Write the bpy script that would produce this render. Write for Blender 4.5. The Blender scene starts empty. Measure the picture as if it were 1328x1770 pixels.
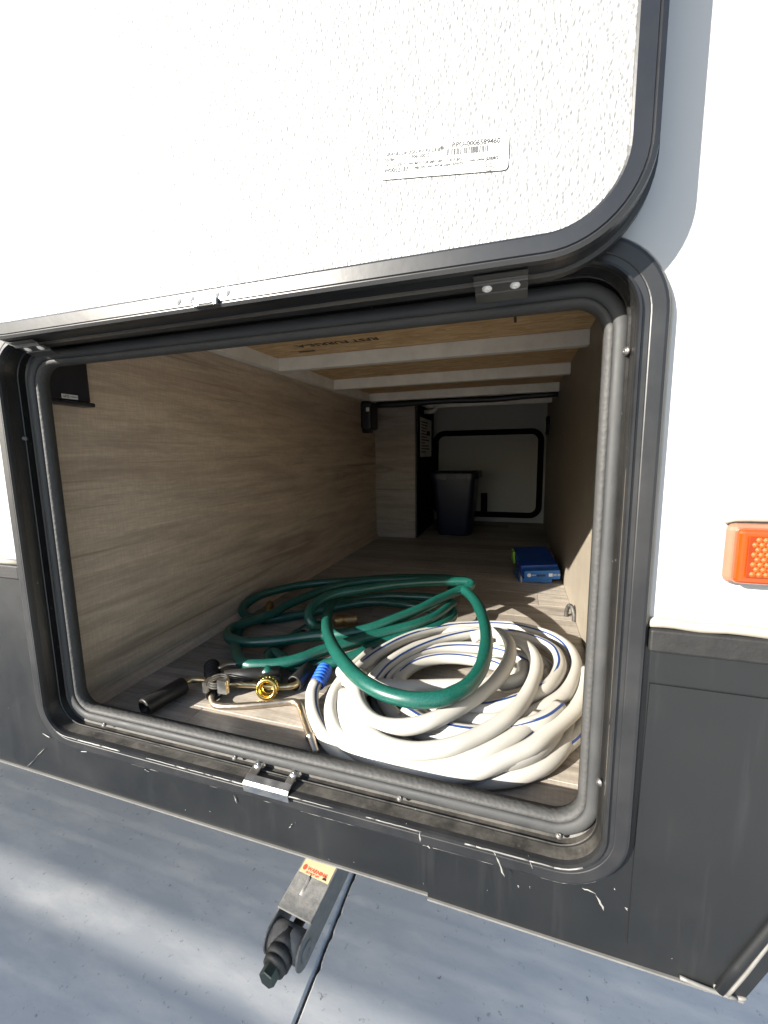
import bpy, bmesh, math, random
from mathutils import Vector, Matrix
random.seed(7)
SC = bpy.context.scene
C = SC.collection

# ------------------------------------------------------------------ camera
PITCH, YAW, ROLL, FPX = math.radians(7.944), math.radians(17.952), math.radians(-0.866), 720.54
def _cam_axes():
    B = Matrix(((1, 0, 0), (0, 0, -1), (0, 1, 0)))
    cy, sy, cp, sp, cr, sr = math.cos(YAW), math.sin(YAW), math.cos(PITCH), math.sin(PITCH), math.cos(ROLL), math.sin(ROLL)
    Ry = Matrix(((cy, 0, sy), (0, 1, 0), (-sy, 0, cy)))
    Rx = Matrix(((1, 0, 0), (0, cp, -sp), (0, sp, cp)))
    Rz = Matrix(((cr, -sr, 0), (sr, cr, 0), (0, 0, 1)))
    return Rz @ Rx @ Ry @ B
AX = _cam_axes()
cam_data = bpy.data.cameras.new('camera')
cam = bpy.data.objects.new('camera', cam_data)
C.objects.link(cam)
m = Matrix((AX[0], -AX[1], -AX[2])).transposed()
cam.matrix_world = m.to_4x4()
cam_data.sensor_fit = 'VERTICAL'
cam_data.sensor_height = 24.0
cam_data.lens = 24.0 * FPX / 1770.0
cam_data.clip_start = 0.02
cam_data.clip_end = 2000
SC.camera = cam

# ------------------------------------------------------------------ sky, sun, exposure
SUN = Vector((0.80, 1.0, -0.52)).normalized()          # direction the light travels
elev = math.asin(-SUN.z)
world = bpy.data.worlds.new('World')
SC.world = world
world.use_nodes = True
wn = world.node_tree
bg = wn.nodes['Background']
sky = wn.nodes.new('ShaderNodeTexSky')
sky.sky_type = 'NISHITA'
sky.sun_disc = False
sky.sun_elevation = elev
sky.sun_rotation = math.atan2(-SUN.x, -SUN.y)
sky.air_density = 1.0
sky.dust_density = 1.0
wn.links.new(sky.outputs[0], bg.inputs[0])
bg.inputs[1].default_value = 0.085
sl = bpy.data.lights.new('sun', 'SUN')
sl.energy = 5.0
sl.angle = math.radians(0.5)
sl.color = (1.0, 0.94, 0.85)
sun = bpy.data.objects.new('sun', sl)
C.objects.link(sun)
sun.rotation_euler = SUN.to_track_quat('-Z', 'Y').to_euler()
vs = SC.view_settings
vs.view_transform = 'Standard'
vs.look = 'None'
vs.gamma = 1.0
vs.use_curve_mapping = False
vs.exposure = 1.85

# ------------------------------------------------------------------ helpers
def ray(u, v):
    return AX.transposed() @ Vector(((u - 664) / FPX, (v - 885) / FPX, 1))
def pz(u, v, z):
    r = ray(u, v); return r * (z / r.z)
def py(u, v, y):
    r = ray(u, v); return r * (y / r.y)
def pxx(u, v, x):
    r = ray(u, v); return r * (x / r.x)

def new_mat(name):
    mt = bpy.data.materials.new(name); mt.use_nodes = True
    nt = mt.node_tree
    return mt, nt, nt.nodes['Principled BSDF']
def node(nt, typ, **kw):
    n = nt.nodes.new(typ)
    for k, v in kw.items():
        if k.startswith('i_'):
            n.inputs[int(k[2:])].default_value = v
        else:
            setattr(n, k, v)
    return n
def coords(nt, scale=(1, 1, 1), rot=(0, 0, 0), kind='Object'):
    tc = node(nt, 'ShaderNodeTexCoord')
    mp = node(nt, 'ShaderNodeMapping')
    mp.inputs['Scale'].default_value = scale
    mp.inputs['Rotation'].default_value = rot
    nt.links.new(tc.outputs[kind], mp.inputs[0])
    return mp.outputs[0]
def noise(nt, vec, scale, detail=4, rough=.55, dist=0):
    n = node(nt, 'ShaderNodeTexNoise')
    n.inputs['Scale'].default_value = scale
    n.inputs['Detail'].default_value = detail
    n.inputs['Roughness'].default_value = rough
    n.inputs['Distortion'].default_value = dist
    nt.links.new(vec, n.inputs['Vector'])
    return n.outputs['Fac']
def ramp(nt, fac, stops):
    r = node(nt, 'ShaderNodeValToRGB')
    el = r.color_ramp.elements
    while len(el) < len(stops):
        el.new(0.5)
    for e, (p, c) in zip(el, stops):
        e.position = p
        e.color = (c, c, c, 1) if isinstance(c, (int, float)) else (*c, 1)
    nt.links.new(fac, r.inputs[0])
    return r.outputs[0]
def mix(nt, fac, a, b, blend='MIX'):
    n = node(nt, 'ShaderNodeMix', data_type='RGBA', blend_type=blend)
    for sock, val in ((n.inputs[0], fac), (n.inputs[6], a), (n.inputs[7], b)):
        if hasattr(val, 'is_linked'):
            nt.links.new(val, sock)
        elif isinstance(val, (int, float)):
            sock.default_value = val
        else:
            sock.default_value = (*val, 1)
    return n.outputs[2]
def bump(nt, bsdf, h, strength, dist):
    b = node(nt, 'ShaderNodeBump')
    b.inputs['Strength'].default_value = strength
    b.inputs['Distance'].default_value = dist
    nt.links.new(h, b.inputs['Height'])
    nt.links.new(b.outputs[0], bsdf.inputs['Normal'])
def simple(name, col, rough=.5, metal=0, var=.25, vscale=30, dust=0, dustcol=(.35, .33, .30), dscale=12, bmp=0, coat=0):
    """plain surface with uneven tone, optional dust film and fine relief"""
    mt, nt, b = new_mat(name)
    v = coords(nt)
    f = noise(nt, v, vscale, 5)
    lo = tuple(c * (1 - var) for c in col); hi = tuple(min(1, c * (1 + var)) for c in col)
    c = mix(nt, f, lo, hi)
    if dust:
        d = ramp(nt, noise(nt, v, dscale, 8, .65), [(.42, 0.0), (.75, dust)])
        c = mix(nt, d, c, dustcol)
        rr = ramp(nt, d, [(0, rough), (1, min(1, rough + .4))])
        nt.links.new(rr, b.inputs['Roughness'])
    else:
        rr = ramp(nt, f, [(.3, max(0.02, rough * .85)), (.7, min(1, rough * 1.15))])
        nt.links.new(rr, b.inputs['Roughness'])
    nt.links.new(c, b.inputs['Base Color'])
    b.inputs['Metallic'].default_value = metal
    if coat:
        b.inputs['Coat Weight'].default_value = coat
    if bmp:
        bump(nt, b, noise(nt, v, vscale * 6, 4), bmp, .001)
    return mt

MAT = {}
# white gelcoat siding
MAT['siding'] = simple('siding', (.375, .385, .39), .32, var=.03, vscale=4, dust=.10, dustcol=(.36, .35, .32), dscale=9)
# pebbled fibreglass door liner
mt, nt, b = new_mat('pebbled_liner')
v = coords(nt, (1.0, 1.0, .66), (0, math.radians(-26), 0))
wob = node(nt, 'ShaderNodeTexNoise'); wob.inputs['Scale'].default_value = 60; nt.links.new(v, wob.inputs['Vector'])
vm = node(nt, 'ShaderNodeVectorMath', operation='MULTIPLY_ADD')
vm.inputs[1].default_value = (.006, .006, .006)
nt.links.new(wob.outputs['Color'], vm.inputs[0]); nt.links.new(v, vm.inputs[2])
vo = node(nt, 'ShaderNodeTexVoronoi', feature='SMOOTH_F1'); vo.inputs['Scale'].default_value = 370
vo.inputs['Smoothness'].default_value = .6
nt.links.new(vm.outputs[0], vo.inputs['Vector'])
hh = ramp(nt, vo.outputs['Distance'], [(.05, 1.0), (.70, 0.0)])
nt.links.new(mix(nt, noise(nt, v, 7), (.228, .233, .229), (.248, .248, .245)), b.inputs['Base Color'])
b.inputs['Roughness'].default_value = .45
bump(nt, b, hh, .8, .0013)
MAT['liner'] = mt
MAT['black_paint'] = simple('black_paint', (.0095, .0100, .0112), .42, var=.2, vscale=25, dust=.22, dustcol=(.06, .058, .056), dscale=14, bmp=.08)
MAT['door_paint'] = simple('door_paint', (.0110, .0118, .0135), .30, var=.2, vscale=25, dust=.12, dustcol=(.06, .06, .06), dscale=10, bmp=.06)
mt, nt, b = new_mat('dirty_channel')
v = coords(nt)
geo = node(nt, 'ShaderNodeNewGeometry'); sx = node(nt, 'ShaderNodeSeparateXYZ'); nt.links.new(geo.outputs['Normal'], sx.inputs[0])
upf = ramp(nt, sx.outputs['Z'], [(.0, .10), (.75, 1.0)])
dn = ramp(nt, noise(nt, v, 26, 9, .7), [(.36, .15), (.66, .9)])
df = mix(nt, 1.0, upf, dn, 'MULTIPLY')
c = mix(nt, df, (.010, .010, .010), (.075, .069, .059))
c = mix(nt, ramp(nt, noise(nt, coords(nt, (1, 1, 1)), 120, 6, .7), [(.66, 0.0), (.72, .6)]), c, (.30, .28, .25))
nt.links.new(c, b.inputs['Base Color'])
nt.links.new(ramp(nt, df, [(0, .30), (1, .8)]), b.inputs['Roughness'])
bump(nt, b, noise(nt, v, 140, 6), .25, .001)
MAT['dirty_channel'] = mt
mt, nt, b = new_mat('skirt')
v = coords(nt)
c = mix(nt, noise(nt, v, 5, 5), (.0052, .0060, .0066), (.0068, .0076, .0082))
drip = noise(nt, coords(nt, (60, 1, 4)), 1.0, 6, .6)
c = mix(nt, ramp(nt, drip, [(.58, 0.0), (.72, .22)]), c, (.030, .031, .032))
c = mix(nt, ramp(nt, noise(nt, v, 3.2, 7, .65, .6), [(.50, 0.0), (.72, .30)]), c, (.017, .018, .018))
nt.links.new(c, b.inputs['Base Color'])
nt.links.new(ramp(nt, noise(nt, v, 9, 6), [(.3, .34), (.7, .52)]), b.inputs['Roughness'])
MAT['skirt'] = mt
MAT['molding'] = simple('molding', (.006, .006, .006), .65, var=.3, vscale=60, dust=.45, dustcol=(.019, .018, .0165), dscale=60, bmp=.3)
MAT['rubber'] = simple('rubber', (.023, .0245, .0255), .62, var=.2, vscale=40, dust=.55, dustcol=(.052, .051, .049), dscale=22, bmp=.15)
# ribbed push-on edge of the seal
mt, nt, b = new_mat('ribbed_rubber')
v = coords(nt)
f = noise(nt, v, 30, 6)
nt.links.new(mix(nt, f, (.027, .028, .028), (.052, .051, .049)), b.inputs['Base Color'])
b.inputs['Roughness'].default_value = .7
vo = node(nt, 'ShaderNodeTexVoronoi'); vo.inputs['Scale'].default_value = 210; nt.links.new(v, vo.inputs['Vector'])
bump(nt, b, vo.outputs['Distance'], .5, .001)
MAT['ribbed'] = mt
MAT['zinc'] = simple('zinc', (.62, .62, .60), .30, 1.0, var=.2, vscale=50, dust=.5, dustcol=(.30, .28, .25), dscale=60, bmp=.15)
MAT['hem'] = simple('hem', (.16, .157, .148), .5, .3, var=.3, vscale=40)
MAT['screw'] = simple('screw', (.13, .125, .12), .5, .8, var=.3, vscale=200)
MAT['caulk'] = simple('caulk', (.24, .225, .19), .6, var=.12, vscale=20, dust=.3, dustcol=(.40, .36, .29), dscale=25, bmp=.2)
MAT['chip'] = simple('chip', (.19, .187, .176), .6, var=.1)
MAT['bare_aluminium'] = simple('bare_aluminium', (.76, .745, .70), .45, .15, var=.08, vscale=30, dust=.3, dustcol=(.3, .28, .25), dscale=14)
MAT['black_plastic'] = simple('black_plastic', (.012, .013, .018), .38, var=.2, vscale=50)
MAT['black_grip'] = simple('black_grip', (.009, .009, .009), .45, var=.3, vscale=80, dust=.12, dustcol=(.06, .056, .05), dscale=50, bmp=.3)
MAT['bin'] = simple('bin', (.006, .009, .026), .42, var=.2, vscale=30)
MAT['paper'] = simple('paper', (.60, .60, .59), .55, var=.04, vscale=30)
MAT['ink'] = simple('ink', (.012, .012, .014), .6, var=.2)
MAT['grey_ink'] = simple('grey_ink', (.035, .035, .038), .6, var=.2)
MAT['red_ink'] = simple('red_ink', (.55, .06, .03), .6, var=.1)
MAT['yellow_label'] = simple('yellow_label', (.38, .33, .19), .55, var=.1, dust=.3, dustcol=(.4, .36, .28))
MAT['brass'] = simple('brass', (.83, .60, .17), .22, 1.0, var=.2, vscale=60, dust=.15, dustcol=(.35, .28, .14), dscale=90)
MAT['old_brass'] = simple('old_brass', (.42, .30, .15), .38, 1.0, var=.4, vscale=80, dust=.5, dustcol=(.22, .18, .13), dscale=70)
MAT['zinc_yellow'] = simple('zinc_yellow', (.55, .44, .25), .30, 1.0, var=.35, vscale=35, dust=.4, dustcol=(.30, .25, .18), dscale=60)
MAT['rod'] = simple('rod', (.45, .39, .31), .36, 1.0, var=.25, vscale=50, dust=.5, dustcol=(.28, .24, .19), dscale=60)
MAT['steel_dusty'] = simple('steel_dusty', (.15, .15, .147), .6, .3, var=.3, vscale=70, dust=.7, dustcol=(.26, .25, .23), dscale=90, bmp=.4)
MAT['dark_steel'] = simple('dark_steel', (.055, .053, .050), .5, .5, var=.3, vscale=60, dust=.6, dustcol=(.13, .122, .11), dscale=60, bmp=.3)
MAT['nut_steel'] = simple('nut_steel', (.10, .12, .10), .38, .8, var=.3, vscale=90, dust=.3, dustcol=(.12, .12, .10), dscale=80)
MAT['hinge_metal'] = simple('hinge_metal', (.04, .039, .037), .45, .4, var=.2, vscale=50, dust=.2, dustcol=(.2, .19, .17), dscale=40)
MAT['blue_plastic'] = simple('blue_plastic', (.02, .10, .50), .38, var=.15, vscale=60)
MAT['blue_box'] = simple('blue_box', (.004, .045, .24), .42, var=.15, vscale=30)
MAT['box_light_blue'] = simple('box_light_blue', (.010, .11, .36), .42, var=.15, vscale=30)
MAT['box_card'] = simple('box_card', (.40, .33, .25), .8, var=.15)
MAT['box_green'] = simple('box_green', (.20, .42, .05), .5, var=.15)
MAT['grey_plastic'] = simple('grey_plastic', (.11, .105, .098), .5, var=.15, vscale=60, dust=.3)
MAT['white_plastic'] = simple('white_plastic', (.55, .54, .52), .5, var=.08)
MAT['dull_black'] = simple('dull_black', (.004, .004, .005), .9, var=.2)
MAT['dull_black'].node_tree.nodes['Principled BSDF'].inputs['Specular IOR Level'].default_value = .1
MAT['under'] = simple('under', (.022, .022, .023), .7, var=.2)
MAT['far_wall'] = simple('far_wall', (.32, .33, .33), .6, var=.06, vscale=6)
MAT['added_fence_wood'] = simple('added_fence_wood', (.36, .28, .20), .8, var=.2, vscale=10, bmp=.3)
# white hose: slightly yellowed vinyl
mt, nt, b = new_mat('white_hose')
v = coords(nt)
c = mix(nt, noise(nt, v, 18, 5), (.385, .370, .322), (.44, .43, .400))
c = mix(nt, ramp(nt, noise(nt, v, 45, 8, .7), [(.56, 0.0), (.78, .35)]), c, (.28, .235, .175))
nt.links.new(c, b.inputs['Base Color'])
b.inputs['Roughness'].default_value = .38
b.inputs['Subsurface Weight'].default_value = .0
b.inputs['Subsurface Radius'].default_value = (.006, .005, .004)
MAT['white_hose'] = mt
MAT['hose_stripe'] = simple('hose_stripe', (.012, .038, .15), .4, var=.15, vscale=60)
# green hose: glossy braided vinyl
mt, nt, b = new_mat('green_hose')
v = coords(nt)
c = mix(nt, noise(nt, v, 90, 5), (.0015, .036, .028), (.005, .072, .053))
vo = node(nt, 'ShaderNodeTexVoronoi'); vo.inputs['Scale'].default_value = 420; nt.links.new(v, vo.inputs['Vector'])
c = mix(nt, ramp(nt, vo.outputs['Distance'], [(.25, .35), (.6, 0.0)]), c, (.015, .115, .088))
nt.links.new(c, b.inputs['Base Color'])
b.inputs['Roughness'].default_value = .36
b.inputs['Coat Weight'].default_value = .3
b.inputs['Coat Roughness'].default_value = .12
bump(nt, b, noise(nt, v, 160, 3), .12, .001)
MAT['green_hose'] = mt
# amber reflex lens
mt, nt, b = new_mat('amber_lens')
v = coords(nt)
b.inputs['Base Color'].default_value = (.33, .050, .0015, 1)
b.inputs['Roughness'].default_value = .12
b.inputs['Transmission Weight'].default_value = .25
b.inputs['Coat Weight'].default_value = .6
MAT['amber'] = mt
MAT['amber_cell'] = simple('amber_cell', (.36, .060, .002), .6, var=.25, vscale=300)
MAT['amber_dark'] = simple('amber_dark', (.17, .020, .001), .2, var=.2, vscale=80)
mt, nt, b = new_mat('peach_base')
b.inputs['Base Color'].default_value = (.78, .56, .42, 1); b.inputs['Roughness'].default_value = .35
nt.links.new(mix(nt, noise(nt, coords(nt), 60), (.20, .085, .05), (.24, .125, .08)), b.inputs['Base Color'])
MAT['peach'] = mt

def wood(name, c_lo, c_mid, c_hi, along, rough=.5, scale=1.0, knots=True, rnd=False, bstr=.15, fine=True):
    """wood print: stretched grain along an axis index, broad bands and dark streaks"""
    mt, nt, b = new_mat(name)
    s = [13 * scale] * 3; s[along] = 1.1 * scale
    v = coords(nt, tuple(s))
    if rnd:
        oi = node(nt, 'ShaderNodeObjectInfo')
        vm = node(nt, 'ShaderNodeVectorMath', operation='MULTIPLY_ADD')
        vm.inputs[1].default_value = (40, 40, 40)
        cb = node(nt, 'ShaderNodeCombineXYZ')
        for k in range(3):
            nt.links.new(oi.outputs['Random'], cb.inputs[k])
        nt.links.new(cb.outputs[0], vm.inputs[0]); nt.links.new(v, vm.inputs[2])
        v = vm.outputs[0]
    f1 = noise(nt, v, 1.0, 6, .6, .9)
    f2 = noise(nt, v, 5.0, 6, .65, .3)
    c = ramp(nt, f1, [(.25, c_lo), (.5, c_mid), (.78, c_hi)])
    c = mix(nt, ramp(nt, f2, [(.34, .6), (.58, 0.0)]), c, tuple(x * .50 for x in c_mid))
    if knots:
        f3 = noise(nt, v, .55, 3, .5, 2.2)
        c = mix(nt, ramp(nt, f3, [(.57, 0.0), (.66, .55), (.70, .1), (.76, .7)]), c, tuple(x * .38 for x in c_lo))
    s4 = [70 * scale] * 3; s4[along] = 1.6 * scale
    f6 = noise(nt, coords(nt, tuple(s4)) if not rnd else v, 1.0 if not rnd else 6.0, 4, .6, .7)
    c = mix(nt, ramp(nt, f6, [(.30, .75), (.40, 0.0)]), c, tuple(x * .42 for x in c_lo))
    c = mix(nt, ramp(nt, f6, [(.60, 0.0), (.70, .35)]), c, tuple(min(1, x * 1.25) for x in c_hi))
    if fine:
        s2 = [400.0] * 3; s2[along] = 30.0
        v2 = coords(nt, tuple(s2))
        f4 = noise(nt, v2, 1.0, 2)
        c = mix(nt, ramp(nt, f4, [(.4, .22), (.6, 0.0)]), c, tuple(x * .6 for x in c_lo))
        s3 = [40.0] * 3; s3[along] = 320.0
        f5 = noise(nt, coords(nt, tuple(s3)), 1.0, 2)
        c = mix(nt, ramp(nt, f5, [(.45, .16), (.6, 0.0)]), c, tuple(x * .6 for x in c_lo))
    if rnd:
        hv = node(nt, 'ShaderNodeHueSaturation')
        mr = node(nt, 'ShaderNodeMapRange'); mr.inputs[3].default_value = .72; mr.inputs[4].default_value = 1.22
        nt.links.new(oi.outputs['Random'], mr.inputs[0]); nt.links.new(mr.outputs[0], hv.inputs['Value'])
        nt.links.new(c, hv.inputs['Color']); c = hv.outputs[0]
    nt.links.new(c, b.inputs['Base Color'])
    b.inputs['Roughness'].default_value = rough
    bump(nt, b, f2, bstr, .001)
    return mt
MAT['wall_print'] = wood('wall_print', (.38, .29, .210), (.52, .42, .315), (.58, .48, .37), 1, .55, .75)
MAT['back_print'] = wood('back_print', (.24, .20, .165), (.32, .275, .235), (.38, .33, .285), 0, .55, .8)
MAT['plank'] = wood('plank', (.23, .20, .165), (.36, .32, .27), (.46, .415, .36), 0, .5, 1.3, rnd=True)
# scuffed brown side wall
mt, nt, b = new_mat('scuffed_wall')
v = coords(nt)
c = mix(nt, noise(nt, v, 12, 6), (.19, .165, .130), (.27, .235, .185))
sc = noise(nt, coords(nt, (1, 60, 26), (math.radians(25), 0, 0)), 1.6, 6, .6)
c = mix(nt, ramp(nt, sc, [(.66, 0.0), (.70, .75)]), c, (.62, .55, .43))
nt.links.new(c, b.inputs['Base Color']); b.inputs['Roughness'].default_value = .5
bump(nt, b, noise(nt, v, 220, 3), .3, .001)
MAT['scuffed'] = mt
# OSB ceiling board
mt, nt, b = new_mat('strand_board')
v = coords(nt, (16, 60, 20))
v1 = node(nt, 'ShaderNodeTexVoronoi'); v1.inputs['Scale'].default_value = 1.6; nt.links.new(v, v1.inputs['Vector'])
c = mix(nt, v1.outputs['Color'], (.50, .31, .15), (.76, .55, .30))
c = mix(nt, ramp(nt, noise(nt, coords(nt, (30, 220, 30)), 1.0, 6, .7), [(.36, .6), (.54, 0.0)]), c, (.30, .19, .10))
nt.links.new(c, b.inputs['Base Color']); b.inputs['Roughness'].default_value = .75
bump(nt, b, v1.outputs['Distance'], .3, .002)
MAT['osb'] = mt
# concrete
mt, nt, b = new_mat('concrete')
v = coords(nt)
c = mix(nt, noise(nt, v, 2.2, 6, .6, .5), (.37, .385, .40), (.48, .495, .51))
c = mix(nt, ramp(nt, noise(nt, coords(nt, (2.2, 7, 1), (0, 0, math.radians(35))), 2.0, 7, .6), [(.46, 0.0), (.70, .7)]), c, (.62, .61, .585))
c = mix(nt, ramp(nt, noise(nt, v, 75, 5, .7), [(.62, 0.0), (.72, .8)]), c, (.10, .095, .09))
c = mix(nt, ramp(nt, noise(nt, v, 30, 7, .75), [(.66, 0.0), (.74, .55)]), c, (.16, .155, .15))
nt.links.new(c, b.inputs['Base Color']); b.inputs['Roughness'].default_value = .75
bump(nt, b, noise(nt, v, 60, 6, .7), .14, .003)
MAT['concrete'] = mt
MAT['soil'] = simple('soil', (.30, .28, .25), .9, var=.2, vscale=3, bmp=.3)
MAT['joint'] = simple('joint', (.05, .045, .04), .9, var=.3, vscale=40)

def tag(o, label=None, cat=None, group=None, kind=None):
    if label: o['label'] = label
    if cat: o['category'] = cat
    if group: o['group'] = group
    if kind: o['kind'] = kind
    return o
BASE = {}
def thing(name, label, cat, loc, group=None):
    o = bpy.data.objects.new(name, None)
    C.objects.link(o)
    o.empty_display_size = .05
    o.location = loc
    BASE[o.name] = Vector(loc)
    return tag(o, label, cat, group)
def obj(name, bm, mat, parent=None, smooth=False, bevel=0, segs=2):
    if isinstance(bm, bmesh.types.BMesh):
        bmesh.ops.recalc_face_normals(bm, faces=bm.faces)
        me = bpy.data.meshes.new(name); bm.to_mesh(me); bm.free()
    else:
        me = bm
    if isinstance(mat, str): mat = MAT[mat]
    me.materials.append(mat)
    if smooth:
        for p in me.polygons: p.use_smooth = True
    o = bpy.data.objects.new(name, me)
    C.objects.link(o)
    if parent is not None:
        root = parent
        off = Vector((0, 0, 0))
        while root is not None:
            off += BASE.get(root.name, Vector((0, 0, 0)))
            root = root.parent
        o.parent = parent
        if parent.type == 'EMPTY':
            o.matrix_parent_inverse = Matrix.Translation(BASE[parent.name]).inverted()
    if bevel:
        md = o.modifiers.new('bevel', 'BEVEL'); md.width = bevel; md.segments = segs; md.limit_method = 'ANGLE'
        md.angle_limit = math.radians(40); md.harden_normals = False
    return o
def box(bm, x0, x1, y0, y1, z0, z1, M=None):
    vs_ = [bm.verts.new((x, y, z)) for z in (z0, z1) for y in (y0, y1) for x in (x0, x1)]
    for f in ((0, 2, 3, 1), (4, 5, 7, 6), (0, 1, 5, 4), (2, 6, 7, 3), (0, 4, 6, 2), (1, 3, 7, 5)):
        bm.faces.new([vs_[i] for i in f])
    if M is not None:
        for w in vs_: w.co = M @ w.co
    return bm
def B(*a, M=None):
    return box(bmesh.new(), *a, M=M)
def cyl(bm, p, q, r0, r1=None, n=20, cap=True):
    p, q = Vector(p), Vector(q)
    r1 = r0 if r1 is None else r1
    d = (q - p).normalized()
    a = d.orthogonal().normalized(); c = d.cross(a)
    A = []; Bq = []
    for i in range(n):
        t = 2 * math.pi * i / n
        e = a * math.cos(t) + c * math.sin(t)
        A.append(bm.verts.new(p + e * r0)); Bq.append(bm.verts.new(q + e * r1))
    for i in range(n):
        j = (i + 1) % n
        bm.faces.new((A[i], A[j], Bq[j], Bq[i]))
    if cap:
        bm.faces.new(A[::-1]); bm.faces.new(Bq)
    return bm
def lathe(bm, p, q, prof, n=24):
    """prof: list of (t along p->q in metres, radius)"""
    p, q = Vector(p), Vector(q)
    d = (q - p).normalized()
    a = d.orthogonal().normalized(); c = d.cross(a)
    rings = []
    for t, r in prof:
        rings.append([bm.verts.new(p + d * t + (a * math.cos(2 * math.pi * i / n) + c * math.sin(2 * math.pi * i / n)) * max(r, 1e-5)) for i in range(n)])
    for A, Bq in zip(rings, rings[1:]):
        for i in range(n):
            j = (i + 1) % n
            bm.faces.new((A[i], A[j], Bq[j], Bq[i]))
    return bm
def catmull(pts, step):
    pts = [Vector(p) for p in pts]
    P = [pts[0] * 2 - pts[1]] + pts + [pts[-1] * 2 - pts[-2]]
    out = []
    for i in range(1, len(P) - 2):
        a, b_, c, d = P[i - 1], P[i], P[i + 1], P[i + 2]
        n = max(2, int((c - b_).length / step))
        for k in range(n):
            t = k / n
            out.append(.5 * ((2 * b_) + (c - a) * t + (2 * a - 5 * b_ + 4 * c - d) * t * t + (3 * b_ - a - 3 * c + d) * t ** 3))
    out.append(pts[-1])
    return out
def frames(path):
    res = []
    n = len(path)
    up = None
    for i in range(n):
        t = (path[min(n - 1, i + 1)] - path[max(0, i - 1)]).normalized()
        if up is None:
            up = Vector((0, 0, 1)); up = (up - t * up.dot(t))
            if up.length < .05: up = t.orthogonal()
            up.normalize()
        else:
            up = (up - t * up.dot(t)).normalized()
        res.append((path[i], t, up, t.cross(up)))
    return res
def tube(bm, pts, r, n=14, step=.008, smooth_path=True, cap=True, wob=0):
    path = catmull(pts, step) if smooth_path else [Vector(p) for p in pts]
    fr = frames(path)
    rings = []
    ph = random.uniform(0, 6)
    for i, (p, t, u, s) in enumerate(fr):
        e = wob * (.6 * math.sin(i * .21 + ph) + .4 * math.sin(i * .53 + 2 * ph))
        rings.append([bm.verts.new(p + (u * math.cos(2 * math.pi * k / n) * (1 - e) + s * math.sin(2 * math.pi * k / n) * (1 + e)) * r) for k in range(n)])
    for A, Bq in zip(rings, rings[1:]):
        for k in range(n):
            j = (k + 1) % n
            bm.faces.new((A[k], A[j], Bq[j], Bq[k]))
    if cap:
        bm.faces.new(rings[0][::-1]); bm.faces.new(rings[-1])
    return fr
def stripe(bm, fr, r, a0, a1, w=.15):
    """thin raised ribbon along a tube, angle going from a0 to a1 (radians from up)"""
    prev = None
    n = len(fr)
    for i, (p, t, u, s) in enumerate(fr):
        a = a0 + (a1 - a0) * i / max(1, n - 1)
        row = [bm.verts.new(p + (u * math.cos(a + d * w) + s * math.sin(a + d * w)) * r * 1.012) for d in (-1, 0, 1)]
        if prev:
            for k in range(2):
                bm.faces.new((prev[k], prev[k + 1], row[k + 1], row[k]))
        prev = row
def rrect(x0, x1, z0, z1, o, R, n=10):
    """rounded rectangle loop in x,z grown by o; always 4*(n+1) points, starting lower left"""
    r = max(.004, R + o)
    X0, X1, Z0, Z1 = x0 - o, x1 + o, z0 - o, z1 + o
    out = []
    for cx, cz, a0 in ((X0 + r, Z0 + r, math.pi), (X1 - r, Z0 + r, 1.5 * math.pi), (X1 - r, Z1 - r, 0), (X0 + r, Z1 - r, .5 * math.pi)):
        for k in range(n + 1):
            a = a0 + .5 * math.pi * k / n
            out.append((cx + r * math.cos(a), cz + r * math.sin(a)))
    return out
def sweep(prof, rect, R, n=10, closed=False):
    """sweep profile [(offset outward, y)] round a rounded rectangle"""
    bm = bmesh.new()
    rings = [[bm.verts.new((x, y, z)) for x, z in rrect(*rect, o, R, n)] for o, y in prof]
    pairs = list(zip(rings, rings[1:]))
    if closed: pairs.append((rings[-1], rings[0]))
    for A, Bq in pairs:
        N = len(A)
        for i in range(N):
            j = (i + 1) % N
            bm.faces.new((A[i], A[j], Bq[j], Bq[i]))
    return bm
def plate(pts, y0, y1):
    """flat polygon in x,z extruded from y0 to y1"""
    bm = bmesh.new()
    A = [bm.verts.new((x, y0, z)) for x, z in pts]
    Bq = [bm.verts.new((x, y1, z)) for x, z in pts]
    bm.faces.new(A); bm.faces.new(Bq[::-1])
    for i in range(len(A)):
        j = (i + 1) % len(A)
        bm.faces.new((A[i], Bq[i], Bq[j], A[j]))
    return bm
def screw(name, parent, p, d, r=.0030, mat='screw'):
    """small pan-head cross screw at p facing d"""
    p = Vector(p); d = Vector(d).normalized()
    bm = bmesh.new()
    lathe(bm, p, p + d, [(-.001, r * 1.25), (.0006, r * 1.25), (.0007, r), (.0016, r * .9), (.0023, r * .55), (.0021, r * .2), (.0012, 0)], 14)
    o = obj(name, bm, mat, parent, True)
    a = d.orthogonal().normalized(); c = d.cross(a)
    return o
def text(name, body, size, origin, xdir, ydir, mat, parent, depth=.00012, align='LEFT'):
    cu = bpy.data.curves.new(name, 'FONT')
    cu.body = body; cu.size = size; cu.extrude = depth; cu.align_x = align; cu.resolution_u = 2; cu.offset = size * .018
    t = bpy.data.objects.new(name, cu)
    dg = bpy.context.evaluated_depsgraph_get()
    C.objects.link(t)
    dg.update()
    me = bpy.data.meshes.new_from_object(t.evaluated_get(bpy.context.evaluated_depsgraph_get()))
    bpy.data.objects.remove(t)
    x = Vector(xdir).normalized(); y = Vector(ydir); y = (y - x * y.dot(x)).normalized(); z = x.cross(y)
    M = Matrix((x, y, z)).transposed().to_4x4(); M.translation = Vector(origin)
    me.transform(M)
    me.materials.clear()
    return obj(name, me, mat, parent)

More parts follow.
